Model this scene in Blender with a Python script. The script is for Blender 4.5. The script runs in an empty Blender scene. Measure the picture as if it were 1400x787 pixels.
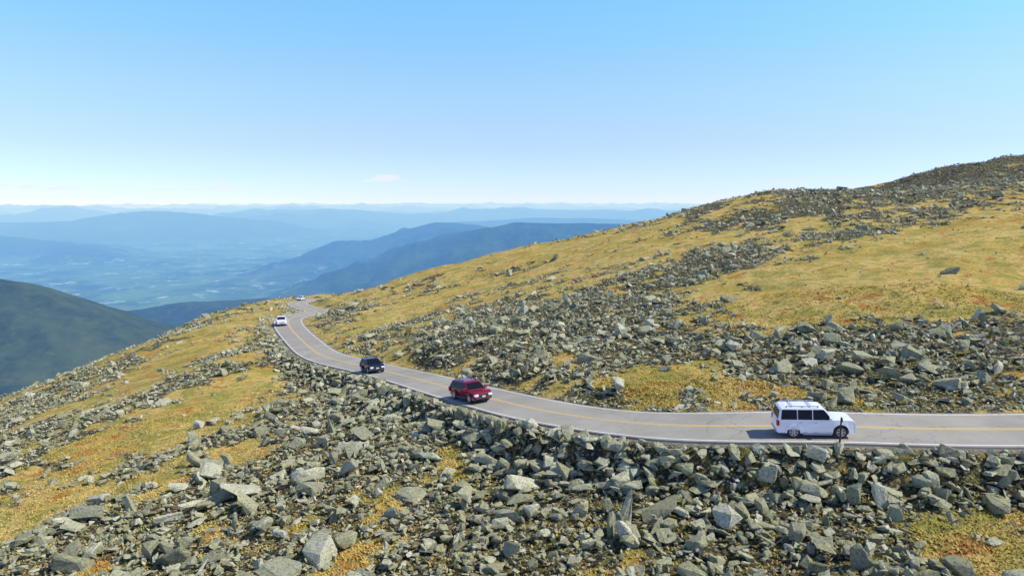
import bpy,bmesh,math,random
import numpy as np
from mathutils import Vector,Matrix
rng=np.random.default_rng(7)
random.seed(7)
scene=bpy.context.scene
COL=scene.collection
# ================= noise =================
def hsh(ix,iy,seed):
    n=(ix*374761393+iy*668265263+seed*144269504)&0xffffffff
    n=((n^(n>>13))*1274126177)&0xffffffff
    n=n^(n>>16)
    return n/4294967296.0
def vnoise(x,y,seed=0):
    ix=np.floor(x).astype(np.int64);iy=np.floor(y).astype(np.int64)
    fx=x-ix;fy=y-iy
    fx=fx*fx*fx*(fx*(fx*6-15)+10);fy=fy*fy*fy*(fy*(fy*6-15)+10)
    a=hsh(ix,iy,seed);b=hsh(ix+1,iy,seed);c=hsh(ix,iy+1,seed);d=hsh(ix+1,iy+1,seed)
    return (a*(1-fx)+b*fx)*(1-fy)+(c*(1-fx)+d*fx)*fy
def fbm(x,y,scale,octv=4,seed=0,ridged=False):
    s=0;a=1;t=0;f=1/scale
    for o in range(octv):
        v=vnoise(x*f+o*17.3,y*f-o*9.1,seed+o)*2-1
        if ridged: v=1-2*np.abs(v)
        s=s+a*v;t+=a;a*=.5;f*=2.03
    return s/t
def sstep(a,b,x):
    t=np.clip((x-a)/(b-a),0,1);return t*t*(3-2*t)
# ================= mesh helper =================
def mesh_arr(name,V,F,smooth=False):
    me=bpy.data.meshes.new(name)
    V=np.asarray(V,np.float32);F=np.asarray(F,np.int32)
    n,k=F.shape
    me.vertices.add(len(V));me.vertices.foreach_set('co',V.ravel())
    me.loops.add(n*k);me.loops.foreach_set('vertex_index',F.ravel())
    me.polygons.add(n);me.polygons.foreach_set('loop_start',np.arange(n,dtype=np.int32)*k)
    me.polygons.foreach_set('use_smooth',np.full(n,smooth))
    me.update(calc_edges=True)
    return me
def add_obj(name,me,mat=None,parent=None,**kw):
    o=bpy.data.objects.new(name,me);COL.objects.link(o)
    if mat and me is not None and len(me.materials)==0: me.materials.append(mat)
    if parent: o.parent=parent
    for k,v in kw.items(): o[k]=v
    return o
# ================= materials =================
class NT:
    def __init__(s,name):
        s.m=bpy.data.materials.new(name);s.m.use_nodes=True;s.t=s.m.node_tree;s.t.nodes.clear()
        s.out=s.n('ShaderNodeOutputMaterial')
    def n(s,ty,**kw):
        x=s.t.nodes.new(ty)
        for k,v in kw.items(): setattr(x,k,v)
        return x
    def l(s,a,b): s.t.links.new(a,b)
    def math(s,op,a,b=None,c=None,clamp=False):
        x=s.n('ShaderNodeMath',operation=op,use_clamp=clamp)
        for i,v in enumerate((a,b,c)):
            if v is None: continue
            if isinstance(v,(int,float)): x.inputs[i].default_value=v
            else: s.l(v,x.inputs[i])
        return x.outputs[0]
    def noise(s,scale,detail=4,rough=.6,vec=None,dim='3D'):
        x=s.n('ShaderNodeTexNoise');x.inputs['Scale'].default_value=scale;x.inputs['Detail'].default_value=detail;x.inputs['Roughness'].default_value=rough
        if vec: s.l(vec,x.inputs['Vector'])
        return x.outputs['Fac']
    def ramp(s,fac,stops,interp='LINEAR'):
        x=s.n('ShaderNodeValToRGB');x.color_ramp.interpolation=interp
        e=x.color_ramp.elements
        while len(e)<len(stops): e.new(.5)
        for i,(p,c) in enumerate(stops):
            e[i].position=p
            if isinstance(c,(int,float)): c=(c,c,c)
            e[i].color=(*c,1)
        s.l(fac,x.inputs[0]);return x.outputs[0]
    def mix(s,fac,a,b,blend='MIX'):
        x=s.n('ShaderNodeMix',data_type='RGBA',blend_type=blend)
        for i,v in ((0,fac),(6,a),(7,b)):
            if isinstance(v,(int,float)): x.inputs[i].default_value=v
            elif isinstance(v,tuple): x.inputs[i].default_value=(*v,1)
            else: s.l(v,x.inputs[i])
        return x.outputs[2]
    def bsdf(s,col,rough=.8,metal=0,spec=.5,bump=None,bstr=.5,bdist=.05,coat=0):
        b=s.n('ShaderNodeBsdfPrincipled')
        for nm,v in (('Base Color',col),('Roughness',rough),('Metallic',metal),('Specular IOR Level',spec),('Coat Weight',coat)):
            if isinstance(v,tuple): b.inputs[nm].default_value=(*v,1)
            elif isinstance(v,(int,float)): b.inputs[nm].default_value=v
            else: s.l(v,b.inputs[nm])
        if bump is not None:
            bp=s.n('ShaderNodeBump');bp.inputs['Strength'].default_value=bstr;bp.inputs['Distance'].default_value=bdist
            s.l(bump,bp.inputs['Height']);s.l(bp.outputs[0],b.inputs['Normal'])
        s.l(b.outputs[0],s.out.inputs['Surface']);return b
def pos(nt): return nt.n('ShaderNodeNewGeometry').outputs['Position']
def attr(nt,name): 
    a=nt.n('ShaderNodeAttribute');a.attribute_name=name;return a.outputs['Fac']
def simple(name,col,rough=.5,metal=0,spec=.5,coat=0,var=.12,vs=3.):
    nt=NT(name);nz=nt.noise(vs,3)
    lo=tuple(c*(1-var) for c in col);hi=tuple(min(1,c*(1+var)) for c in col)
    nt.bsdf(nt.ramp(nz,[(.3,lo),(.7,hi)]),rough,metal,spec,coat=coat);return nt.m

# ================= road centre line =================
RC=[(140,70,-14),(95,52,-14.7),(60,45.5,-15.2),(33.9,44.2,-15.4),(20.4,45.1,-15.5),(10.8,48.0,-16.4),(3.6,55.1,-17.8),(-3.5,65,-19.2),(-12.0,81.3,-21.9),(-20.8,98.5,-25.0),(-31.5,113.0,-26.7),(-40,130.0,-27.9),(-50.8,155,-29.5),(-55.5,172,-30.8),(-54.5,190,-32.2),(-64.5,213,-35.0),(-75,240,-37.6),(-73,268,-40.5),(-60,292,-46),(-50,330,-58)]
def catmull(P,n=24):
    P=np.array(P,float);out=[]
    Q=np.vstack([2*P[0]-P[1],P,2*P[-1]-P[-2]])
    for i in range(1,len(Q)-2):
        p0,p1,p2,p3=Q[i-1],Q[i],Q[i+1],Q[i+2]
        for k in range(n):
            t=k/n
            out.append(.5*((2*p1)+(-p0+p2)*t+(2*p0-5*p1+4*p2-p3)*t*t+(-p0+3*p1-3*p2+p3)*t**3))
    out.append(P[-1]);return np.array(out)
RL=catmull(RC)
for _ in range(6): RL[1:-1]=.25*RL[:-2]+.5*RL[1:-1]+.25*RL[2:]
T=np.gradient(RL[:,:2],axis=0);T/=np.linalg.norm(T,axis=1)[:,None];Nn=np.stack([-T[:,1],T[:,0]],1)
# ================= terrain =================
TP=[(50.3,66.9,-12.5),(81.4,110,-7.5),(126,171.6,-.4),(222,305,15.0),(290,400,16),
(86,243,.8),(100,300,-8),(109,232,1.2),(130,300,-4),(192,334,7.4),(178,334,1.6),(216,334,14.0),(155,300,-3),(125,222,1.0),
(28,51.4,-15.3),(38,70.8,-13.2),(58,109.7,-9.8),(89.8,171,-4.4),(190,400,1),
(16.8,51.3,-16.1),(23.5,72.6,-15.1),(34.9,109.2,-13.2),(57,180.5,-8.5),(125,400,-12),
(9.2,56.2,-17),(13.5,83.5,-16.5),(22.2,139,-15.4),(39.6,250,-13.3),(55,350,-25),
(0,70.2,-18.5),(0,113.4,-19.9),(0,188.9,-20.9),(0,279,-23.5),(0,370,-45),
(-14.8,97.9,-22.5),(-23.7,158,-26),(-38.5,258,-30.7),(-50,340,-52),
(-41.9,162.7,-28.5),(-63.4,247,-36.6),(-76,297,-43.8),
(0,34.6,-20.2),(0,47.7,-20.2),(-33.3,42,-24.6),(-55.5,71.6,-30.2),(-111,145,-44.5),(-116,215.6,-47.2),(-97,227,-38.5),(-84.5,257,-38.6),
(-25.4,77.5,-23.9),(-48.6,112,-28.3),(-42.3,76.9,-28.1),(-82.5,126,-37.4),(-66.5,167,-31.2),(-15.2,45.5,-21.9),(10.8,31.8,-18.6),(13.6,41,-17.8),
(22.9,29,-17),(26.6,40,-16.9),(45,36,-16.2),(0,10,-20),(-40,5,-26),(40,5,-16),
(-170,150,-72),(-190,300,-100),(-130,320,-75),(250,500,-10),(0,500,-110),(120,500,-50),(-150,60,-55),(90,40,-13),(110,90,-8)]
TPp=np.array(TP,float)
rs=RL[::12].copy();rs[:,2]-=.05
keep=[p for p in rs if np.min(np.hypot(TPp[:,0]-p[0],TPp[:,1]-p[1]))>2.5]
TPp=np.vstack([TPp,np.array(keep)])
S=100.
def U(r2): return .5*r2*np.log(r2+1e-12)
n=len(TPp);X=TPp[:,:2]/S
K=U(((X[:,None]-X[None])**2).sum(2))+np.eye(n)*1e-4
Pm=np.hstack([np.ones((n,1)),X])
A=np.zeros((n+3,n+3));A[:n,:n]=K;A[:n,n:]=Pm;A[n:,:n]=Pm.T
W=np.linalg.solve(A,np.concatenate([TPp[:,2],np.zeros(3)]))
def tps(x,y):
    out=np.empty_like(x)
    for s in range(0,len(x),20000):
        xs=x[s:s+20000]/S;ys=y[s:s+20000]/S
        r2=(xs[:,None]-X[None,:,0])**2+(ys[:,None]-X[None,:,1])**2
        out[s:s+20000]=U(r2)@W[:n]+W[n]+W[n+1]*xs+W[n+2]*ys
    return out
def road_dist(x,y):
    """distance to centre line, road level, and +1 on the downhill side"""
    d=np.full(x.shape,99.);z=np.zeros(x.shape);sg=np.ones(x.shape)
    idx=np.where((x>-115)&(x<160)&(y>20)&(y<390))[0]
    for s in range(0,len(idx),20000):
        ii=idx[s:s+20000]
        dd=(x[ii][:,None]-RL[None,:,0])**2+(y[ii][:,None]-RL[None,:,1])**2
        k=dd.argmin(1);d[ii]=np.sqrt(dd[np.arange(len(ii)),k]);z[ii]=RL[k,2]
        sg[ii]=np.sign((x[ii]-RL[k,0])*Nn[k,0]+(y[ii]-RL[k,1])*Nn[k,1])
    return d,z,sg
def bankw(x):  # where the built-up stone bank stands
    return sstep(-55,-30,x)*(1-sstep(60,80,x))
def height(x,y):
    x=np.asarray(x,float);y=np.asarray(y,float)
    r=np.hypot(x,y)
    z=tps(x,y)
    z=z+fbm(x,y,28,3,3)*1.0+fbm(x,y,6,3,9)*.42+fbm(x,y,1.5,2,5)*.14
    z=z+sstep(200,300,r)*fbm(x,y,16,3,13)*1.6
    d,rz,sg=road_dist(x,y)
    dn=(sg>0)*bankw(x)
    z=z-dn*.55*sstep(3.8,5.6,d)*(1-sstep(6,16,d))
    k=sstep(3.8,8.0,d)*(1-dn)+sstep(3.7,6.2,d)*dn
    z=(rz-.14)*(1-k)+z*k
    q=np.clip(r-400,0,None)
    z=z-q*q*.0016
    return z,d
def h1(x,y): return float(height(np.array([float(x)]),np.array([float(y)]))[0][0])
ST=[(4,110,14,80,12,.85),(-12,112,2,85,8,.75),(-10,78,4,66,4,.6),(-42,150,-46,200,7,.7),(30,118,42,135,9,.75),(26,59,52,60,6.5,1.1),(12,72,30,68,5.5,.6),
(100,210,200,260,38,.5),(60,190,110,200,18,.5),(170,310,250,350,50,1.2),(70,135,100,150,8,.3),
(40,86,70,92,9,-1.5),(50,100,95,125,15,-1.5),(60,80,80,90,8,-1.1),(11,60,19,57,3.5,-.7),(-45,260,20,220,26,-1.3),(-28,150,-10,175,10,-1.1),(20,165,45,170,12,-.9),
(-42,48,-40,80,5,-.9),(-40,80,-37,112,4.5,-.9),(-64,112,-75,220,7,-.9),(-57,75,-54,130,4.5,.6),(-75,100,-90,130,9,.5),(-70,80,-110,140,7,-.1),(-100,150,-105,230,12,.3),
(-44,130,-30,98,4,.9),(-28,95,-10,60,6.5,.95),(-16,54,14,41,9.5,1.15),(-32,43,0,34,8,.6),(-5,30,10,34,6,.4),(-24,60,-30,48,3,-.6),(14,40,24,39,4,.6),
(25,35.5,34,34,4.5,-.95),(22,31,28,30,3,-.8),(-19,42,-21,46,2.0,-1.5),(-9,44,-8,47,1.6,-1.5),(5,34,10,36,2.0,-1.3),(-3,50,-5,54,1.4,-.9),(-12,36,-10,38,1.5,-1.)]
def rockmask(x,y):
    s=np.full(x.shape,.20)
    for x1,y1,x2,y2,w,v in ST:
        dx,dy=x2-x1,y2-y1
        t=np.clip(((x-x1)*dx+(y-y1)*dy)/(dx*dx+dy*dy),0,1)
        d2=(x-x1-t*dx)**2+(y-y1-t*dy)**2
        s=s+v*np.exp(-d2/(w*w))
    d,_,sg=road_dist(x,y)
    s=s+1.3*(sg>0)*bankw(x)*np.exp(-np.clip(d-5,0,None)**2/5.)
    u=(x*.55+y*.83);v_=(-x*.83+y*.55)
    s=s+fbm(u*.45,v_,9,3,31)*.85+fbm(x,y,4.5,3,41)*1.1+fbm(x,y,1.6,2,47)*.8
    return sstep(0,.45,s)
NR,NA=560,620
rr=np.exp(np.linspace(math.log(8),math.log(1100),NR));aa=np.radians(np.linspace(-72,72,NA))
R_,A_=np.meshgrid(rr,aa,indexing='ij')
gx=(R_*np.sin(A_)).ravel();gy=(R_*np.cos(A_)).ravel()
gz,gd=height(gx,gy)
ii=np.arange(NR*NA).reshape(NR,NA)
F=np.stack([ii[:-1,:-1],ii[:-1,1:],ii[1:,1:],ii[1:,:-1]],-1).reshape(-1,4)[:,::-1]
me=mesh_arr('ground',np.stack([gx,gy,gz],1),F,True)
a=me.attributes.new('rock','FLOAT','POINT');a.data.foreach_set('value',rockmask(gx,gy).astype(np.float32))
a=me.attributes.new('roadd','FLOAT','POINT');a.data.foreach_set('value',np.clip(gd,0,20).astype(np.float32))
nt=NT('ground_material')
def grass_col(nt):
    p=pos(nt)
    n1=nt.noise(.05,6,.66,p);n2=nt.noise(.27,8,.72,p);n3=nt.noise(2.6,6,.75,p)
    c=nt.ramp(n1,[(.34,(.34,.27,.06)),(.44,(.50,.355,.08)),(.52,(.60,.44,.14)),(.59,(.43,.335,.075)),(.68,(.55,.37,.09))])
    c=nt.mix(nt.ramp(n2,[(.50,0.),(.58,.75)]),c,(.25,.235,.048))
    c=nt.mix(nt.ramp(n2,[(.61,0.),(.68,.75)]),c,(.36,.39,.055))
    c=nt.mix(nt.ramp(n2,[(.38,.9),(.46,0.)]),c,(.42,.17,.04))
    c=nt.mix(nt.ramp(n3,[(.37,.6),(.50,0.)]),c,(.14,.11,.033))
    c=nt.mix(nt.ramp(n3,[(.56,0.),(.7,.4)]),c,(.66,.52,.22))
    return c,n3,n2,p
c,n3,n2,p=grass_col(nt)
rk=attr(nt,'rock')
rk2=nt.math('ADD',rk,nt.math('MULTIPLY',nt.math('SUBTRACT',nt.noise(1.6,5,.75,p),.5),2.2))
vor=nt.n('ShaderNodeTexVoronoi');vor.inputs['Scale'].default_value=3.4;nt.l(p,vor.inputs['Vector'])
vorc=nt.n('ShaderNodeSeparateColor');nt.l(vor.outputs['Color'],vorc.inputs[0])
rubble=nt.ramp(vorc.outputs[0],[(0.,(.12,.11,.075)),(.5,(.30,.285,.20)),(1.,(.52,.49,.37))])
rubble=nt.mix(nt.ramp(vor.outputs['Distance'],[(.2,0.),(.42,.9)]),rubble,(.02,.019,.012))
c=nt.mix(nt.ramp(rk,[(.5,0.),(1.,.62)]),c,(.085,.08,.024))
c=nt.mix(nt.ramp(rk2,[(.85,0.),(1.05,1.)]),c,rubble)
sh=nt.math('ADD',attr(nt,'roadd'),nt.math('MULTIPLY',n2,1.2))
c=nt.mix(nt.ramp(nt.math('DIVIDE',sh,10),[(.40,.9),(.47,0.)]),c,nt.ramp(nt.noise(9,4,.8,p),[(.3,(.17,.15,.11)),(.7,(.38,.35,.28))]))
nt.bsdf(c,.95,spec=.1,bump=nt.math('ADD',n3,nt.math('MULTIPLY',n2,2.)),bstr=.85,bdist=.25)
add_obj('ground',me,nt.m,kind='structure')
# ================= road =================
def ribbon(name,o1,o2,dz,mat,i0=0,i1=None,skirt=0):
    i1=i1 or len(RL);L=RL[i0:i1];N_=Nn[i0:i1];m=len(L)
    offs=[o1,o2]
    if skirt: offs=[o1-.02,o1,(o1+o2)/2,o2,o2+.02]
    rows=[]
    for j,o in enumerate(offs):
        z=L[:,2]+dz
        if skirt and j in (0,4): z=z-skirt
        rows.append(np.stack([L[:,0]+N_[:,0]*o,L[:,1]+N_[:,1]*o,z],1))
    V=np.concatenate(rows);k=len(offs);idx=np.arange(k*m).reshape(k,m)
    F=np.stack([idx[:-1,:-1],idx[:-1,1:],idx[1:,1:],idx[1:,:-1]],-1).reshape(-1,4)
    F=F[:,::-1]
    me=mesh_arr(name,V,F);return add_obj(name,me,mat,kind='structure')
nt=NT('asphalt');p=pos(nt)
c=nt.ramp(nt.noise(.25,6,.7,p),[(.3,(.31,.285,.23)),(.7,(.415,.385,.315))])
c=nt.mix(nt.ramp(nt.noise(25,3,.8,p),[(.35,.35),(.6,0.)]),c,(.20,.185,.155))
c=nt.mix(nt.ramp(nt.noise(.09,2,.5,p),[(.5,0.),(.53,.3)]),c,(.25,.23,.19))
v=nt.n('ShaderNodeTexVoronoi',feature='DISTANCE_TO_EDGE');v.inputs['Scale'].default_value=.13
mp=nt.n('ShaderNodeVectorMath',operation='ADD');nt.l(p,mp.inputs[0])
nz=nt.n('ShaderNodeTexNoise');nz.inputs['Scale'].default_value=.8;nz.inputs['Detail'].default_value=4;nt.l(p,nz.inputs['Vector'])
sc=nt.n('ShaderNodeVectorMath',operation='SCALE');sc.inputs['Scale'].default_value=2.5;nt.l(nz.outputs['Color'],sc.inputs[0]);nt.l(sc.outputs[0],mp.inputs[1]);nt.l(mp.outputs[0],v.inputs['Vector'])
c=nt.mix(nt.ramp(v.outputs['Distance'],[(.002,.5),(.006,0.)]),c,(.12,.115,.10))
nt.bsdf(c,.85,spec=.1,bump=nt.noise(40,2,.7,p),bstr=.3,bdist=.01)
asph=nt.m
def paint(name,col,base=.5):
    nt=NT(name);p=pos(nt)
    c=nt.mix(nt.ramp(nt.noise(6,5,.75,p),[(.38,base),(.52,.06)]),col,(.37,.35,.30));nt.bsdf(c,.7);return nt.m
ribbon('road',-3.3,3.3,0,asph,skirt=.35)
wp=paint('white_paint',(.82,.80,.74),.55);yp=paint('yellow_paint',(.78,.52,.09),.5)
ribbon('road_marking',-3.06,-2.94,.006,wp);ribbon('road_marking',2.94,3.06,.006,wp)
ribbon('road_marking',-.175,-.065,.006,yp);ribbon('road_marking',.065,.175,.006,yp)
# ================= rocks =================
nt=NT('lichen_rock');g=nt.n('ShaderNodeNewGeometry');p=g.outputs['Position'];ri=g.outputs['Random Per Island']
base=nt.ramp(ri,[(0.,(.17,.165,.105)),(.35,(.31,.30,.20)),(.75,(.46,.445,.31)),(1.,(.64,.61,.46))])
base=nt.mix(nt.ramp(nt.noise(2.2,5,.7,p),[(.42,0.),(.58,.6)]),base,(.39,.39,.165))
base=nt.mix(nt.ramp(nt.noise(7,5,.75,p),[(.36,.75),(.5,0.)]),base,(.08,.075,.05))
base=nt.mix(nt.ramp(nt.noise(14,3,.7,p),[(.6,0.),(.68,.5)]),base,(.70,.67,.52))
nt.bsdf(base,.92,spec=.1,bump=nt.math('ADD',nt.noise(5,6,.75,p),nt.math('MULTIPLY',nt.noise(1.3,3,.6,p),1.5)),bstr=1.,bdist=.11)
rockm=nt.m
def hullrock(npts,seed,bev=0):
    r=random.Random(seed);bm=bmesh.new()
    sx,sy,sz=1,r.uniform(.42,.88),r.choice([r.uniform(.2,.33),r.uniform(.3,.48),r.uniform(.42,.75)])
    for i in range(npts):
        v=Vector([r.uniform(-1,1) for _ in range(3)])
        m=max(abs(c) for c in v);v=v/m*r.uniform(.65,1)
        if v.length>1.35: v*=1.35/v.length
        bm.verts.new((v.x*sx,v.y*sy,v.z*sz))
    bmesh.ops.convex_hull(bm,input=bm.verts)
    for v in [v for v in bm.verts if not v.link_faces]: bm.verts.remove(v)
    if bev:
        bmesh.ops.dissolve_limit(bm,angle_limit=math.radians(12),verts=bm.verts,edges=bm.edges)
        bmesh.ops.bevel(bm,geom=list(bm.edges),offset=bev,segments=1,affect='EDGES',clamp_overlap=True)
        for v in bm.verts: v.co+=Vector([r.uniform(-.03,.03) for _ in range(3)])
    bmesh.ops.triangulate(bm,faces=bm.faces)
    bmesh.ops.recalc_face_normals(bm,faces=bm.faces)
    bm.verts.ensure_lookup_table()
    V=np.array([v.co[:] for v in bm.verts]);F=np.array([[v.index for v in f.verts] for f in bm.faces])
    bm.free();return V,F
VB=[hullrock(random.Random(i).randint(9,18),100+i,.04) for i in range(36)]
VM=[hullrock(random.Random(i).randint(8,13),300+i) for i in range(28)]
VS=[hullrock(7,500+i) for i in range(20)]
def wedge(nn,r0,r1,az=41):
    r=np.sqrt(rng.uniform(r0*r0,r1*r1,nn));a=np.radians(rng.uniform(-az,az,nn))
    return r*np.sin(a),r*np.cos(a)
def area(r0,r1,az=41): return math.radians(az*2)/2*(r1*r1-r0*r0)
RX=[];RY=[];RS=[]
def tier(r0,r1,s0,s1,dens,base=0,pw=2.0):
    nn=int(area(r0,r1)*dens);x,y=wedge(nn,r0,r1)
    m=rockmask(x,y)
    keep=rng.random(nn)<(m*(1-base)+base)
    x,y=x[keep],y[keep]
    s=s0+(s1-s0)*rng.random(len(x))**pw
    d,_,_=road_dist(x,y);k=d>3.7+s*.9
    RX.append(x[k]);RY.append(y[k]);RS.append(s[k])
tier(26,75,.42,1.3,.30,base=.010,pw=3.2)
tier(26,80,.2,.45,3.5,base=.018)
tier(26,66,.07,.2,7.0,base=.06)
tier(75,150,.42,1.15,.24,base=.008,pw=2.6)
tier(80,170,.18,.43,3.2,base=.022)
tier(150,400,.6,1.5,.06,base=.02)
tier(150,400,.3,.65,.52,base=.012)
for side,cnt in ((1,4),(-1,1)):
    for i in range(0,len(RL)-1):
        if side==-1 and rng.random()>.35: continue
        for _ in range(cnt):
            o=rng.uniform(3.8,7.2) if side==1 else rng.uniform(4,5.5);s=rng.uniform(.2,.8) if side==1 else rng.uniform(.2,.5)
            RX.append(np.array([RL[i,0]+Nn[i,0]*o*side]));RY.append(np.array([RL[i,1]+Nn[i,1]*o*side]));RS.append(np.array([s]))
x=np.concatenate(RX);y=np.concatenate(RY);s=np.concatenate(RS)
z,d=height(x,y)
k=d>3.4+s*.7;x,y,s,z=x[k],y[k],s[k],z[k]
N=len(x)
ang=rng.uniform(0,2*np.pi,N);tilt=rng.normal(0,.38,N);ta=rng.uniform(0,2*np.pi,N)
tilt=np.where(rng.random(N)<.25,tilt*2.4,tilt)
c,s_=np.cos(ang),np.sin(ang)
Rz=np.zeros((N,3,3));Rz[:,0,0]=c;Rz[:,0,1]=-s_;Rz[:,1,0]=s_;Rz[:,1,1]=c;Rz[:,2,2]=1
ax=np.stack([np.cos(ta),np.sin(ta),np.zeros(N)],1)
Kx=np.zeros((N,3,3));Kx[:,0,2]=ax[:,1];Kx[:,1,2]=-ax[:,0];Kx[:,2,0]=-ax[:,1];Kx[:,2,1]=ax[:,0]
Rt=np.eye(3)[None]+np.sin(tilt)[:,None,None]*Kx+(1-np.cos(tilt))[:,None,None]*(Kx@Kx)
Rm=Rt@Rz
scl=s[:,None]*rng.uniform(.62,1.38,(N,3))
M=Rm*scl[:,None,:]
mk=rockmask(x,y)
zz=z+s*rng.uniform(-.1,.25,N)+mk*rng.uniform(0,.42,N)*np.minimum(1,s/.35)
dr,rz_,_=road_dist(x,y)
near=dr<5.4
zz=np.where(near,np.minimum(zz,rz_+.02-.32*s),zz)
rdist=np.sqrt(x*x+y*y+z*z)
app=s/rdist
dep=y*.991-z*.134;uu=x/dep;vv=(z*.991+y*.134)/dep
inview=(np.abs(uu)<.72)&(vv>-.40)&(rdist>25)&(rdist<100)
order=np.argsort(-(app*inview))
ind=set(order[:300].tolist())
lift=mk[order[:300]]*.22*(~near[order[:300]]);zz[order[:300]]+=lift
rmesh=[]
for V,Fc in VB:
    m_=mesh_arr('boulder',V,Fc);m_.materials.append(rockm);rmesh.append(m_)
LBL={0:"large grey lichen-covered boulder lying in the talus slope",1:"grey angular rock on the stony mountainside",2:"slabby grey-green rock resting on mountain grass"}
for i in order[:300]:
    o=bpy.data.objects.new('boulder',rmesh[int(i)%36]);COL.objects.link(o)
    mm=Matrix([[*M[i][r_],0] for r_ in range(3)]+[[0,0,0,1]])
    mm.translation=Vector((x[i],y[i],zz[i]))
    o.matrix_world=mm
    o['label']=LBL[0] if s[i]>.8 else (LBL[1] if mk[i]>.6 else LBL[2]);o['category']='boulder';o['group']='boulders on the mountainside'
bv=[];bf=[];off=0
rest=np.array([i for i in range(N) if i not in ind])
for lod,vars_ in ((0,VB),(1,VM),(2,VS)):
    if lod==0: sel=rest[(app[rest]>.0085)]
    elif lod==1: sel=rest[(app[rest]<=.0085)&(app[rest]>.0045)]
    else: sel=rest[app[rest]<=.0045]
    for vi,(V,Fc) in enumerate(vars_):
        q=sel[sel%len(vars_)==vi]
        if not len(q): continue
        P_=np.einsum('nij,vj->nvi',M[q],V)+np.stack([x[q],y[q],zz[q]],1)[:,None,:]
        FF=Fc[None]+(np.arange(len(q))*len(V))[:,None,None]+off
        bv.append(P_.reshape(-1,3));bf.append(FF.reshape(-1,3));off+=len(q)*len(V)
me=mesh_arr('talus_rocks',np.concatenate(bv),np.concatenate(bf))
add_obj('talus_rocks',me,rockm,kind='stuff')
# ================= grass tufts =================
x1,y1=wedge(65000,26,62);x2,y2=wedge(25000,62,100)
x=np.concatenate([x1,x2]);y=np.concatenate([y1,y2])
m=rockmask(x,y);d,_,_=road_dist(x,y);k=(rng.random(len(x))>m*.85)&(d>4.2);x,y=x[k],y[k];z,_=height(x,y)
N=len(x);nb=5
hh=rng.uniform(.04,.14,N)
Vs=[];
for b in range(nb):
    a=rng.uniform(0,2*np.pi,N);w=rng.uniform(.04,.09,N);lean=rng.uniform(.08,.25,N);ca,sa=np.cos(a),np.sin(a)
    ox=rng.normal(0,.14,N);oy=rng.normal(0,.14,N)
    p0=np.stack([x+ox-sa*w,y+oy+ca*w,z-.04],1);p1=np.stack([x+ox+sa*w,y+oy-ca*w,z-.04],1);p2=np.stack([x+ox+ca*lean,y+oy+sa*lean,z+hh],1)
    Vs.append(np.stack([p0,p1,p2],1))
V=np.concatenate(Vs).reshape(-1,3)
me=mesh_arr('grass',V,np.arange(len(V)).reshape(-1,3))
nt=NT('sedge');c,n3,n2,p=grass_col(nt);g=nt.n('ShaderNodeNewGeometry')
c=nt.mix(nt.ramp(g.outputs['Random Per Island'],[(0.,0.),(1.,.5)]),c,(.62,.49,.16));nt.bsdf(c,.9,spec=.1)
add_obj('grass',me,nt.m,kind='stuff')
# ================= distant hills =================
RG=[(.50,[(-5200,3900,-370),(-3600,4000,-370),(-2960,3970,-500),(-2536,3950,-680),(-2167,4030,-835),(-1700,4100,-1010),(-1200,4200,-1250)]),
(.4,[(-4700,6300,-1150),(-4100,6400,-1150),(-3160,6440,-1020),(-2400,6400,-980),(-1500,6500,-1150)]),
(.33,[(-3000,8300,-1300),(-2283,8930,-1130),(-1406,9470,-845),(-634,10010,-597),(0,10250,-450),(327,10350,-399),(900,10400,-430),(1443,10540,-439),(2300,10500,-650)]),
(.3,[(-4180,10920,-1324),(-3437,12470,-1047),(-2565,13520,-748),(-1480,14050,-540),(-296,14050,-660)]),
(.2,[(-17000,20000,-900),(-12680,20000,-740),(-11600,22100,-500),(-8600,22100,-740),(-6280,22000,-1100)]),
(.2,[(-14000,15500,-900),(-10500,15500,-1000),(-8500,14500,-1200)]),
(.15,[(-12000,30200,-740),(-7900,30200,-520),(-4400,30200,-700),(2000,31000,-600),(9000,29000,-700)]),
(.2,[(-1500,20500,-820),(1200,20500,-700),(4000,20000,-760)])]
NR,NA=520,760
rr=np.exp(np.linspace(math.log(650),math.log(150000),NR));aa=np.radians(np.linspace(-62,62,NA))
R_,A_=np.meshgrid(rr,aa,indexing='ij');R_=R_.ravel();A_=A_.ravel()
hx=R_*np.sin(A_);hy=R_*np.cos(A_)
hz=np.full(R_.shape,-1365.)+fbm(hx,hy,2600,5,70)*90
hz=np.maximum(hz,-330-(R_-650)*.46+fbm(hx,hy,500,4,71)*40)
far=sstep(17000,30000,R_)
hz=np.maximum(hz,-1365+far*(fbm(hx,hy,8000,6,80,True)*820+190))
wk=.25+.75*sstep(4500,8000,R_)
wx=hx+fbm(hx,hy,1500,4,90)*420*sstep(3000,9000,R_)+fbm(hx,hy,500,3,92)*60*wk;wy=hy+fbm(hx,hy,1500,4,91)*420*sstep(3000,9000,R_)+fbm(hx,hy,500,3,93)*60*wk
for sl,pl in RG:
    best=np.full(R_.shape,-9999.)
    for (xa,ya,za),(xb,yb,zb) in zip(pl[:-1],pl[1:]):
        dx,dy=xb-xa,yb-ya
        t=np.clip(((wx-xa)*dx+(wy-ya)*dy)/(dx*dx+dy*dy),0,1)
        d=np.hypot(wx-xa-t*dx,wy-ya-t*dy)
        zl=za+(zb-za)*t
        w=150
        v=zl-sl*(np.sqrt(d*d+w*w)-w)+fbm(hx,hy,900,5,95,True)*np.clip(d,0,900)/900*210*min(1,sl*2)*wk+fbm(hx,hy,1300,4,97)*32*wk+fbm(hx,hy,4000,3,99)*sstep(12000,22000,R_)*170
        best=np.maximum(best,v)
    hz=np.maximum(hz,best)
hz-=R_*R_/(2*7.4e6)
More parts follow.
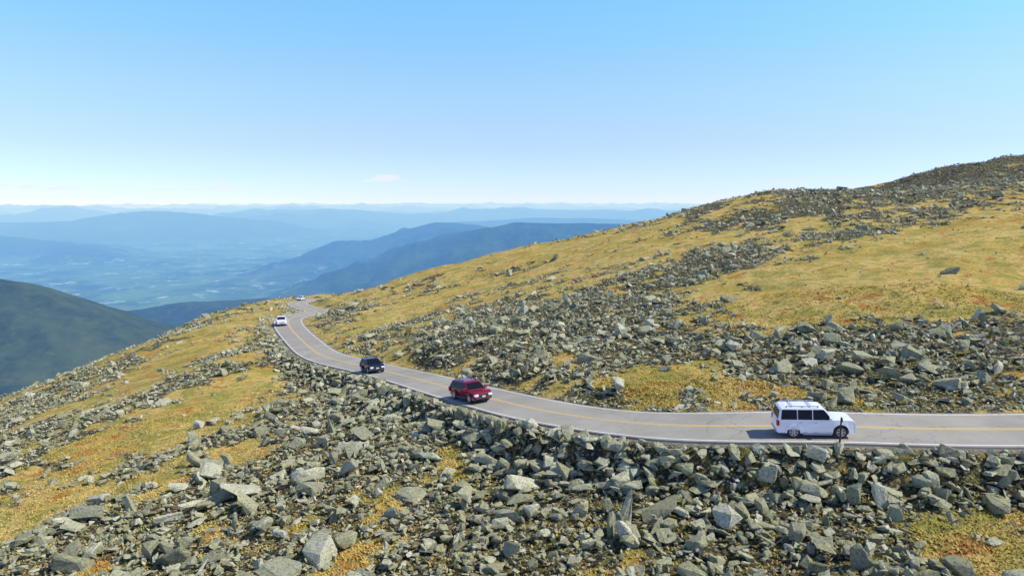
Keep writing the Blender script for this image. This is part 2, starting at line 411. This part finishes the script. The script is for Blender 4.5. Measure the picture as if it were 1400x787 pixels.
ii=np.arange(NR*NA).reshape(NR,NA)
F=np.stack([ii[:-1,:-1],ii[:-1,1:],ii[1:,1:],ii[1:,:-1]],-1).reshape(-1,4)[:,::-1]
me=mesh_arr('hills',np.stack([hx,hy,hz],1),F,True)
nt=NT('forest_hills_with_aerial_haze');p=pos(nt)
ln=nt.n('ShaderNodeVectorMath',operation='LENGTH');nt.l(p,ln.inputs[0]);dist=ln.outputs['Value']
sz=nt.n('ShaderNodeSeparateXYZ');nt.l(p,sz.inputs[0])
fz=nt.noise(.012,6,.75,p);fz2=nt.noise(.0012,6,.65,p)
forest=nt.ramp(fz,[(.3,(.010,.020,.010)),(.5,(.032,.046,.019)),(.7,(.08,.095,.036))])
forest=nt.mix(nt.ramp(fz2,[(.45,0.),(.6,.6)]),forest,(.10,.125,.035))
lowm=nt.ramp(nt.math('DIVIDE',nt.math('ADD',sz.outputs[2],1500),400),[(.3,1.),(.8,0.)])
forest=nt.mix(nt.math('MULTIPLY',lowm,nt.ramp(fz2,[(.4,.2),(.6,1.)])),forest,(.20,.28,.05))
low=nt.math('MULTIPLY',lowm,nt.ramp(nt.noise(.0022,5,.75,p),[(.57,0.),(.63,.8)]))
forest=nt.mix(low,forest,(.65,.65,.45))
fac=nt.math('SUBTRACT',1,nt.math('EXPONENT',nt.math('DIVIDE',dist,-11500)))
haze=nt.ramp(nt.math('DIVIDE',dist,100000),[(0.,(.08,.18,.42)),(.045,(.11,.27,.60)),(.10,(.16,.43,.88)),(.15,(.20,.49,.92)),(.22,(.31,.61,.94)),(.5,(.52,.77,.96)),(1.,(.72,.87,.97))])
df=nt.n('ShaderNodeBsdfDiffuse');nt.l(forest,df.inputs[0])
em=nt.n('ShaderNodeEmission');nt.l(haze,em.inputs[0])  # aerial haze painted on the hills as a glow, stronger with distance
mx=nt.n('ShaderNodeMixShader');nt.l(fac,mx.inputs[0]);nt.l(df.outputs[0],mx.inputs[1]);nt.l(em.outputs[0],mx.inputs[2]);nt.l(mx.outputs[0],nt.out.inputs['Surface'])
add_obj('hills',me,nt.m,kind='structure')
# ================= vehicles =================
glass=simple('tinted_glass',(.010,.012,.016),.25,spec=.12,var=.1)
rub=simple('tyre_rubber',(.02,.02,.02),.8);chrome=simple('alloy',(.5,.5,.5),.35,.8);dark=simple('black_trim',(.02,.02,.02),.6)
lampw=simple('clear_lamp',(.75,.77,.8),.1,spec=.8);lampr=simple('red_lamp',(.45,.02,.02),.2);platem=simple('plate_white',(.6,.6,.6),.5);silver=simple('silver_trim',(.33,.33,.33),.4,.2)
def bm_obj(name,bm,mat,parent,bevel=0,seg=2,**kw):
    bmesh.ops.recalc_face_normals(bm,faces=bm.faces)
    me=bpy.data.meshes.new(name);bm.to_mesh(me);bm.free()
    o=add_obj(name,me,mat,parent,**kw)
    if bevel:
        b=o.modifiers.new('bevel','BEVEL');b.width=bevel;b.segments=seg;b.limit_method='ANGLE';b.angle_limit=math.radians(30)
    return o
def box(bm,x0,x1,y0,y1,z0,z1):
    v=[bm.verts.new(c) for c in ((x0,y0,z0),(x1,y0,z0),(x1,y1,z0),(x0,y1,z0),(x0,y0,z1),(x1,y0,z1),(x1,y1,z1),(x0,y1,z1))]
    for f in ((3,2,1,0),(4,5,6,7),(0,1,5,4),(1,2,6,5),(2,3,7,6),(3,0,4,7)): bm.faces.new([v[i] for i in f])
def prism(bm,prof,y0,y1):
    a=[bm.verts.new((px,y0,pz)) for px,pz in prof];b=[bm.verts.new((px,y1,pz)) for px,pz in prof]
    bm.faces.new(a);bm.faces.new(b[::-1])
    for i in range(len(a)):
        j=(i+1)%len(a);bm.faces.new((a[i],b[i],b[j],a[j]))
def cyl(bm,x,y0,y1,z,r,seg=24):
    prism(bm,[(x+r*math.cos(2*math.pi*i/seg),z+r*math.sin(2*math.pi*i/seg)) for i in range(seg)],y0,y1)
def make_car(name,label,cat,paintc,L,W,Hh,belt,hood,ws0,ws1,r1,r0,fx,rx,wr,rack=True,pickup=False,rails=chrome,lowtrim=None,group=None,metal=.0,boxy=False,gap=.012):
    """ws0/ws1: windscreen base/top x; r1/r0: rear top/base x; fx,rx axle x."""
    pm=simple('car_paint',paintc,.22,metal=metal,spec=.5,coat=.5,var=.03)
    root=bpy.data.objects.new(name,None);COL.objects.link(root);root['label']=label;root['category']=cat
    if group: root['group']=group
    F_,B_=L/2,-L/2
    def arch(cx):
        return [(cx+(wr+.09)*math.cos(t),wr+(wr+.09)*math.sin(t)) for t in [math.pi*(-.05)+k*math.pi*1.1/10 for k in range(11)]]
    gc=.30
    prof=[(B_+.1,gc+.04),(B_+.01,gc+.16),(B_,gc+.42),(B_+.04,belt-.16),(B_+.09,belt)]
    if pickup: prof+=[(r0,belt),]
    if boxy: prof+=[(ws0-.02,belt),(ws0+.25,belt),((ws0+F_)/2+.1,hood+.025),(F_-.24,hood),(F_-.09,hood-.06),(F_-.02,hood-.2),(F_,hood-.42),(F_,gc+.2),(F_-.05,gc+.05),(F_-.2,gc)]
    else: prof+=[(ws0-.02,belt),(ws0+.3,belt-.015),((ws0+F_)/2+.1,(belt+hood)/2+.015),(F_-.34,hood-.02),(F_-.16,hood-.1),(F_-.05,hood-.22),(F_-.01,hood-.42),(F_,gc+.22),(F_-.06,gc+.06),(F_-.2,gc)]
    prof+=[(px,max(pz,gc)) for px,pz in arch(fx)]
    prof+=[(px,max(pz,gc)) for px,pz in arch(rx)]
    pr=[prof[0]]
    for q in prof[1:]:
        if math.hypot(q[0]-pr[-1][0],q[1]-pr[-1][1])>.01: pr.append(q)
    bm=bmesh.new()
    def wid(px,pz):
        w=W/2
        k=max(0,(abs(px)-(L/2-.75))/.75);w-=(.10 if boxy else .17)*k**2.2
        if pz>belt-.3: w-=.05*((pz-(belt-.3))/.3)**1.6
        if pz<gc+.2: w-=.03
        return w
    ra=[[bm.verts.new((px,sg*wid(px,pz),pz)) for px,pz in pr] for sg in (-1,1)]
    bm.faces.new(ra[0]);bm.faces.new(ra[1][::-1])
    for i in range(len(pr)):
        j=(i+1)%len(pr);bm.faces.new((ra[0][i],ra[1][i],ra[1][j],ra[0][j]))
    bmesh.ops.triangulate(bm,faces=[f for f in bm.faces if len(f.verts)>4])
    bm_obj('body',bm,pm,root,.06,3)
    bm=bmesh.new();box(bm,B_+.35,F_-.4,-W/2+.28,W/2-.28,gc-.08,belt-.2);bm_obj('chassis',bm,dark,root)
    hb,ht=W/2-.07,W/2-(.19 if boxy else .26)
    zt=Hh-.05
    def yz(z): 
        t=(z-belt)/(zt-belt);return hb+(ht-hb)*t
    q=[(r0,belt-.01),(r0+(r1-r0)*.8,belt+(zt-belt)*.8),(r1+.06,zt-.02),(r1+.4,zt+.035),((r1+ws1)/2,zt+.05),(ws1-.45,zt+.03),(ws1-.08,zt-.02),(ws1+(ws0-ws1)*.2,belt+(zt-belt)*.8),(ws0,belt-.01)]
    bm=bmesh.new()
    A=[bm.verts.new((a,-(yz(b)-(.03 if b>zt else 0)),b)) for a,b in q];Bv=[bm.verts.new((a,yz(b)-(.03 if b>zt else 0),b)) for a,b in q]
    bm.faces.new(A[::-1]);bm.faces.new(Bv)
    for i in range(len(q)):
        j=(i+1)%len(q);bm.faces.new((A[i],A[j],Bv[j],Bv[i]))
    bm_obj('cabin',bm,pm,root,.07,4)
    def xf(z): return ws0+(ws1-ws0)*(z-belt)/(zt-belt)
    def xr(z): return r0+(r1-r0)*(z-belt)/(zt-belt)
    z0,z1=belt+.015,zt-.085
    if pickup: cuts=[xf(z0)-.2,(xf(z0)+xr(z0))/2+.05,xr(z0)+.12]
    else:
        a0=xf(z0)-.2;a3=xr(z0)+.14;a1=a0-(a0-a3)*.36;a2=a0-(a0-a3)*.66;cuts=[a0,a1,a2,a3]
    for sd in (-1,1):
        for k in range(len(cuts)-1):
            xb1,xb0=cuts[k]-gap,cuts[k+1]+gap
            xt1=min(xb1,xf(z1)-.12);xt0=max(xb0,xr(z1)+.12)
            if k==0: xb1=xf(z0)-.14
            bm=bmesh.new();e=.012
            vs=[bm.verts.new((a,sd*(yz(b)+e),b)) for a,b in ((xb0,z0),(xb1,z0),(xt1,z1),(xt0,z1))]
            vi=[bm.verts.new((a,sd*(yz(b)-.02),b)) for a,b in ((xb0,z0),(xb1,z0),(xt1,z1),(xt0,z1))]
            bm.faces.new(vs);
            for i in range(4): bm.faces.new((vs[i],vi[i],vi[(i+1)%4],vs[(i+1)%4]))
            bm_obj('window',bm,glass,root)
            if k<2:
                bm=bmesh.new();box(bm,xb0+.06,xb0+.24,min(sd*(W/2-.05),sd*(W/2+.02)),max(sd*(W/2-.05),sd*(W/2+.02)),belt-.19,belt-.15);bm_obj('door_handle',bm,rails,root,.01,1)
        bm=bmesh.new();ya,yb=sd*(W/2-.08),sd*(W/2+.2);box(bm,ws0-.35,ws0-.2,min(ya,yb),max(ya,yb),belt+.0,belt+.2);bm_obj('mirror',bm,pm,root,.04)
        ya,yb=sd*(W/2-.5),sd*(W/2-.11);bm=bmesh.new();box(bm,F_-.25,F_+.0,min(ya,yb),max(ya,yb),hood-.38,hood-.18);bm_obj('headlight',bm,lampw,root,.04)
        ya,yb=sd*(W/2-.3),sd*(W/2-.07);bm=bmesh.new();box(bm,B_+.0,B_+.18,min(ya,yb),max(ya,yb),belt-.42,belt-.04);bm_obj('taillight',bm,lampr,root,.02)
        ya,yb=sd*(W/2-.1),sd*(W/2+.05);bm=bmesh.new();box(bm,rx+wr+.14,fx-wr-.14,min(ya,yb),max(ya,yb),gc-.04,gc+.12);bm_obj('running_board',bm,lowtrim or dark,root,.02)
        for cx in (fx,rx):
            wh=bpy.data.objects.new('wheel',None);COL.objects.link(wh);wh.parent=root;wh.location=(cx,sd*(W/2-.15),wr)
            bm=bmesh.new();cyl(bm,0,-.13,.13,0,wr,28);bm_obj('tyre',bm,rub,wh,.03,2)
            bm=bmesh.new();ya,yb=sd*.10,sd*.137;cyl(bm,0,min(ya,yb),max(ya,yb),0,wr*.2,12)
            n_=24;ri_,ro_=wr*.58,wr*.66
            rows=[]
            for rad in (ri_,ro_):
                for yy in (min(ya,yb),max(ya,yb)): rows.append([bm.verts.new((rad*math.cos(2*math.pi*t/n_),yy,rad*math.sin(2*math.pi*t/n_))) for t in range(n_)])
            for t in range(n_):
                u_=(t+1)%n_
                for a,b in ((0,1),(1,3),(3,2),(2,0)): bm.faces.new((rows[a][t],rows[a][u_],rows[b][u_],rows[b][t]))
            for t in range(6):
                th=t*math.pi/3;c_,s2=math.cos(th),math.sin(th);w=.055
                pts=[(wr*.15,-w),(wr*.61,-w*.8),(wr*.61,w*.8),(wr*.15,w)]
                pts=[(a*c_-b*s2,a*s2+b*c_) for a,b in pts];prism(bm,pts,min(ya,yb)+.005,max(ya,yb)-.004)
            bm_obj('rim',bm,chrome,wh)
    for nm,fn,sg,ex in (('windshield',xf,1,.016),('rear_window',xr,-1,.016)):
        za,zb=belt+.04,belt+(zt-belt)*.8
        bm=bmesh.new();vs=[bm.verts.new((fn(z)+sg*ex,sy*(yz(z)-.09),z+.004)) for z,sy in ((za,-1),(za,1),(zb,1),(zb,-1))];vi=[bm.verts.new((v.co.x-sg*.03,v.co.y,v.co.z)) for v in vs]
        bm.faces.new(vs)
        for i in range(4): bm.faces.new((vs[i],vi[i],vi[(i+1)%4],vs[(i+1)%4]))
        bm_obj(nm,bm,glass,root)
    bm=bmesh.new();box(bm,F_-.15,F_+.01,-W/2+.52,W/2-.52,hood-.44,hood-.2);bm_obj('grille',bm,rails,root,.02)
    bm=bmesh.new();box(bm,F_-.2,F_+.03,-W/2+.2,W/2-.2,gc+.06,gc+.2);bm_obj('bumper',bm,lowtrim or dark,root,.05)
    bm=bmesh.new();box(bm,B_-.04,B_+.15,-W/2+.2,W/2-.2,gc+.08,gc+.24);bm_obj('bumper',bm,lowtrim or dark,root,.05)
    bm=bmesh.new();box(bm,F_+.02,F_+.04,-.16,.16,gc+.24,gc+.38);bm_obj('licence_plate',bm,platem,root)
    if rack:
        bm=bmesh.new()
        for sd in (-1,1):
            yy=sd*(ht-.1);box(bm,r1+.35,ws1-.35,yy-.025,yy+.025,Hh+.055,Hh+.09)
            for fx_ in (r1+.4,(r1+ws1)/2,ws1-.42): box(bm,fx_-.04,fx_+.04,yy-.02,yy+.02,Hh-.05,Hh+.054)
        for fx_ in (r1+.8,ws1-.85): box(bm,fx_-.03,fx_+.03,-ht+.126,ht-.126,Hh+.06,Hh+.085)
        bm_obj('roof_rack',bm,rails,root)
    if pickup:
        bm=bmesh.new();box(bm,B_+.18,r0-.08,-W/2+.2,W/2-.2,belt+.003,belt+.02);bm_obj('truck_bed',bm,dark,root)
    return root
def place(root,px,py,offset=None,rev=True,sc=1.0):
    k=int(((RL[:,0]-px)**2+(RL[:,1]-py)**2).argmin())
    t=Vector(RL[k+2]-RL[k-2]);t.normalize()
    if rev: t=-t
    right=Vector((t.y,-t.x,0)).normalized()
    up=right.cross(t).normalized();left=-right
    up=t.cross(left).normalized()
    o=Vector(RL[k])+right*(1.55 if offset is None else offset)
    m=Matrix((( t.x,left.x,up.x,o.x),(t.y,left.y,up.y,o.y),(t.z,left.z,up.z,o.z+.012),(0,0,0,1)))
    root.matrix_world=m@Matrix.Scale(sc,4)
G="vehicles on the mountain road"
c1=make_car('car',"large white sport utility vehicle with roof rack on the road","car",(.84,.82,.78),5.0,2.0,2.06,1.26,1.22,1.16,.56,-2.25,-2.40,1.56,-1.42,.43,lowtrim=silver,rails=silver,group=G,boxy=True,gap=.03)
place(c1,19.85,45.2,sc=.96)
c2=make_car('car',"dark red sport utility vehicle driving up the narrow mountain road","car",(.23,.005,.02),4.95,1.95,1.76,1.06,.99,1.3,.4,-1.85,-2.32,1.5,-1.38,.38,group=G,metal=.2,rails=dark)
place(c2,-2.5,63.8,sc=1.05)
c3=make_car('car',"black sport utility vehicle on the curving mountain road","car",(.010,.016,.035),4.8,1.92,1.72,1.04,.97,1.25,.35,-1.7,-2.25,1.45,-1.35,.37,group=G,rails=dark)
place(c3,-18.0,93.0,sc=1.15)
c4=make_car('pickup_truck',"white pickup truck coming around the road bend","truck",(.80,.79,.77),5.6,2.0,1.9,1.2,1.12,1.1,.55,-.75,-.9,1.8,-1.75,.4,rack=False,pickup=True,group=G)
place(c4,-51.3,156.5,sc=1.1)
c5=make_car('car',"small white car near the far road crest","car",(.75,.75,.74),4.6,1.85,1.6,1.0,.95,1.0,.3,-1.5,-2.1,1.4,-1.3,.34,rack=False,group=G)
place(c5,-74.5,252,2.0)
root=bpy.data.objects.new('marker_post',None);COL.objects.link(root);root['label']="thin dark roadside marker post among edge stones";root['category']="post"
px,py=20.25,41.1;root.location=(px,py,h1(px,py)-.1)
bm=bmesh.new();bmesh.ops.create_cone(bm,cap_ends=True,segments=10,radius1=.055,radius2=.045,depth=2.2,matrix=Matrix.Translation((0,0,1.1)));bm_obj('pole',bm,dark,root)
bm=bmesh.new();box(bm,-.07,.07,-.075,-.05,1.9,2.15);bm_obj('reflector',bm,dark,root)
# ================= world, sun, camera =================
el=math.radians(48);sdir=Vector((.93,-.12,0)).normalized()*math.cos(el)+Vector((0,0,math.sin(el)))
w=bpy.data.worlds.new('World');scene.world=w;w.use_nodes=True;t=w.node_tree;t.nodes.clear()
def M_(op,a,b=None,clamp=False):
    x=t.nodes.new('ShaderNodeMath');x.operation=op;x.use_clamp=clamp
    for i,v in enumerate((a,b)):
        if v is None: continue
        if isinstance(v,(int,float)): x.inputs[i].default_value=v
        else: t.links.new(v,x.inputs[i])
    return x.outputs[0]
tc=t.nodes.new('ShaderNodeTexCoord');sp=t.nodes.new('ShaderNodeSeparateXYZ');t.links.new(tc.outputs['Generated'],sp.inputs[0])
cb=t.nodes.new('ShaderNodeCombineXYZ');t.links.new(sp.outputs[0],cb.inputs[0]);t.links.new(sp.outputs[1],cb.inputs[1])
t.links.new(M_('MAXIMUM',M_('ADD',sp.outputs[2],.03),.008),cb.inputs[2])
sky=t.nodes.new('ShaderNodeTexSky');sky.sky_type='NISHITA';sky.sun_disc=False;sky.sun_elevation=el;sky.sun_rotation=math.atan2(sdir.x,sdir.y)
sky.altitude=1700;sky.air_density=1.0;sky.dust_density=.6;sky.ozone_density=1.5
t.links.new(cb.outputs[0],sky.inputs[0])
rp=t.nodes.new('ShaderNodeValToRGB');e=rp.color_ramp.elements
stops=[(0.,(.88,.91,1.5)),(.067,(1.0,1.01,1.6)),(.136,(1.18,1.26,1.85)),(.257,(1.10,1.66,2.6)),(.5,(.85,.92,1.15)),(1.,(.68,.75,.85))]
while len(e)<len(stops): e.new(.5)
for i,(p_,c_) in enumerate(stops): e[i].position=p_;e[i].color=tuple(v/4 for v in c_)+(1,)
t.links.new(M_('MAXIMUM',sp.outputs[2],0),rp.inputs[0])
vm=t.nodes.new('ShaderNodeVectorMath');vm.operation='MULTIPLY';t.links.new(sky.outputs[0],vm.inputs[0]);t.links.new(rp.outputs[0],vm.inputs[1])
vs_=t.nodes.new('ShaderNodeVectorMath');vs_.operation='SCALE';vs_.inputs['Scale'].default_value=4;t.links.new(vm.outputs[0],vs_.inputs[0])
bg=t.nodes.new('ShaderNodeBackground');bg.inputs[1].default_value=.15
ax_=M_('DIVIDE',sp.outputs[0],M_('MAXIMUM',sp.outputs[1],.05));ez=M_('DIVIDE',sp.outputs[2],M_('MAXIMUM',sp.outputs[1],.05))
nv=t.nodes.new('ShaderNodeTexNoise');nv.inputs['Scale'].default_value=30;nv.inputs['Detail'].default_value=8;nv.inputs['Roughness'].default_value=.7
mp=t.nodes.new('ShaderNodeMapping');mp.inputs['Scale'].default_value=(1.5,1.5,4);t.links.new(tc.outputs['Generated'],mp.inputs[0]);t.links.new(mp.outputs[0],nv.inputs[0])
tot=None
for a0,e0,wa,we,amp in ((-.183,.0235,.020,.0060,1.5),(-.19,.0195,.045,.0030,1.0),(-.71,.0115,.035,.0060,1.4),(-.63,.009,.05,.004,.9),(-.41,.0085,.035,.0045,1.2),(-.46,.0065,.08,.003,.7),(-.1,.005,.08,.003,.3)):
    q=M_('ADD',M_('POWER',M_('ABSOLUTE',M_('DIVIDE',M_('SUBTRACT',ax_,a0),wa)),2),M_('POWER',M_('ABSOLUTE',M_('DIVIDE',M_('SUBTRACT',ez,e0),we)),2))
    m_=M_('MULTIPLY',M_('ADD',M_('SUBTRACT',1.05,q),M_('MULTIPLY',M_('SUBTRACT',nv.outputs[0],.5),7.0)),amp*.5,True)
    m_=M_('MULTIPLY',m_,M_('SUBTRACT',2.2,q),True)
    tot=m_ if tot is None else M_('MAXIMUM',tot,m_)
mixc=t.nodes.new('ShaderNodeMix');mixc.data_type='RGBA';t.links.new(M_('MULTIPLY',tot,.85),mixc.inputs[0]);t.links.new(vs_.outputs[0],mixc.inputs[6]);mixc.inputs[7].default_value=(5.7,6.1,6.6,1)
t.links.new(mixc.outputs[2],bg.inputs[0])
ow=t.nodes.new('ShaderNodeOutputWorld');t.links.new(bg.outputs[0],ow.inputs[0])
sl=bpy.data.lights.new('sun','SUN');sl.energy=5.0;sl.angle=math.radians(.5);sl.color=(1,.96,.88)
so=bpy.data.objects.new('sun',sl);COL.objects.link(so);so.rotation_euler=sdir.to_track_quat('Z','Y').to_euler()
cam=bpy.data.cameras.new('camera');co=bpy.data.objects.new('camera',cam);COL.objects.link(co)
co.rotation_euler=(math.radians(82.3),0,0);cam.lens=24.33;cam.clip_start=.5;cam.clip_end=4e5;scene.camera=co
scene.view_settings.view_transform='Standard';scene.view_settings.look='None';scene.view_settings.exposure=0
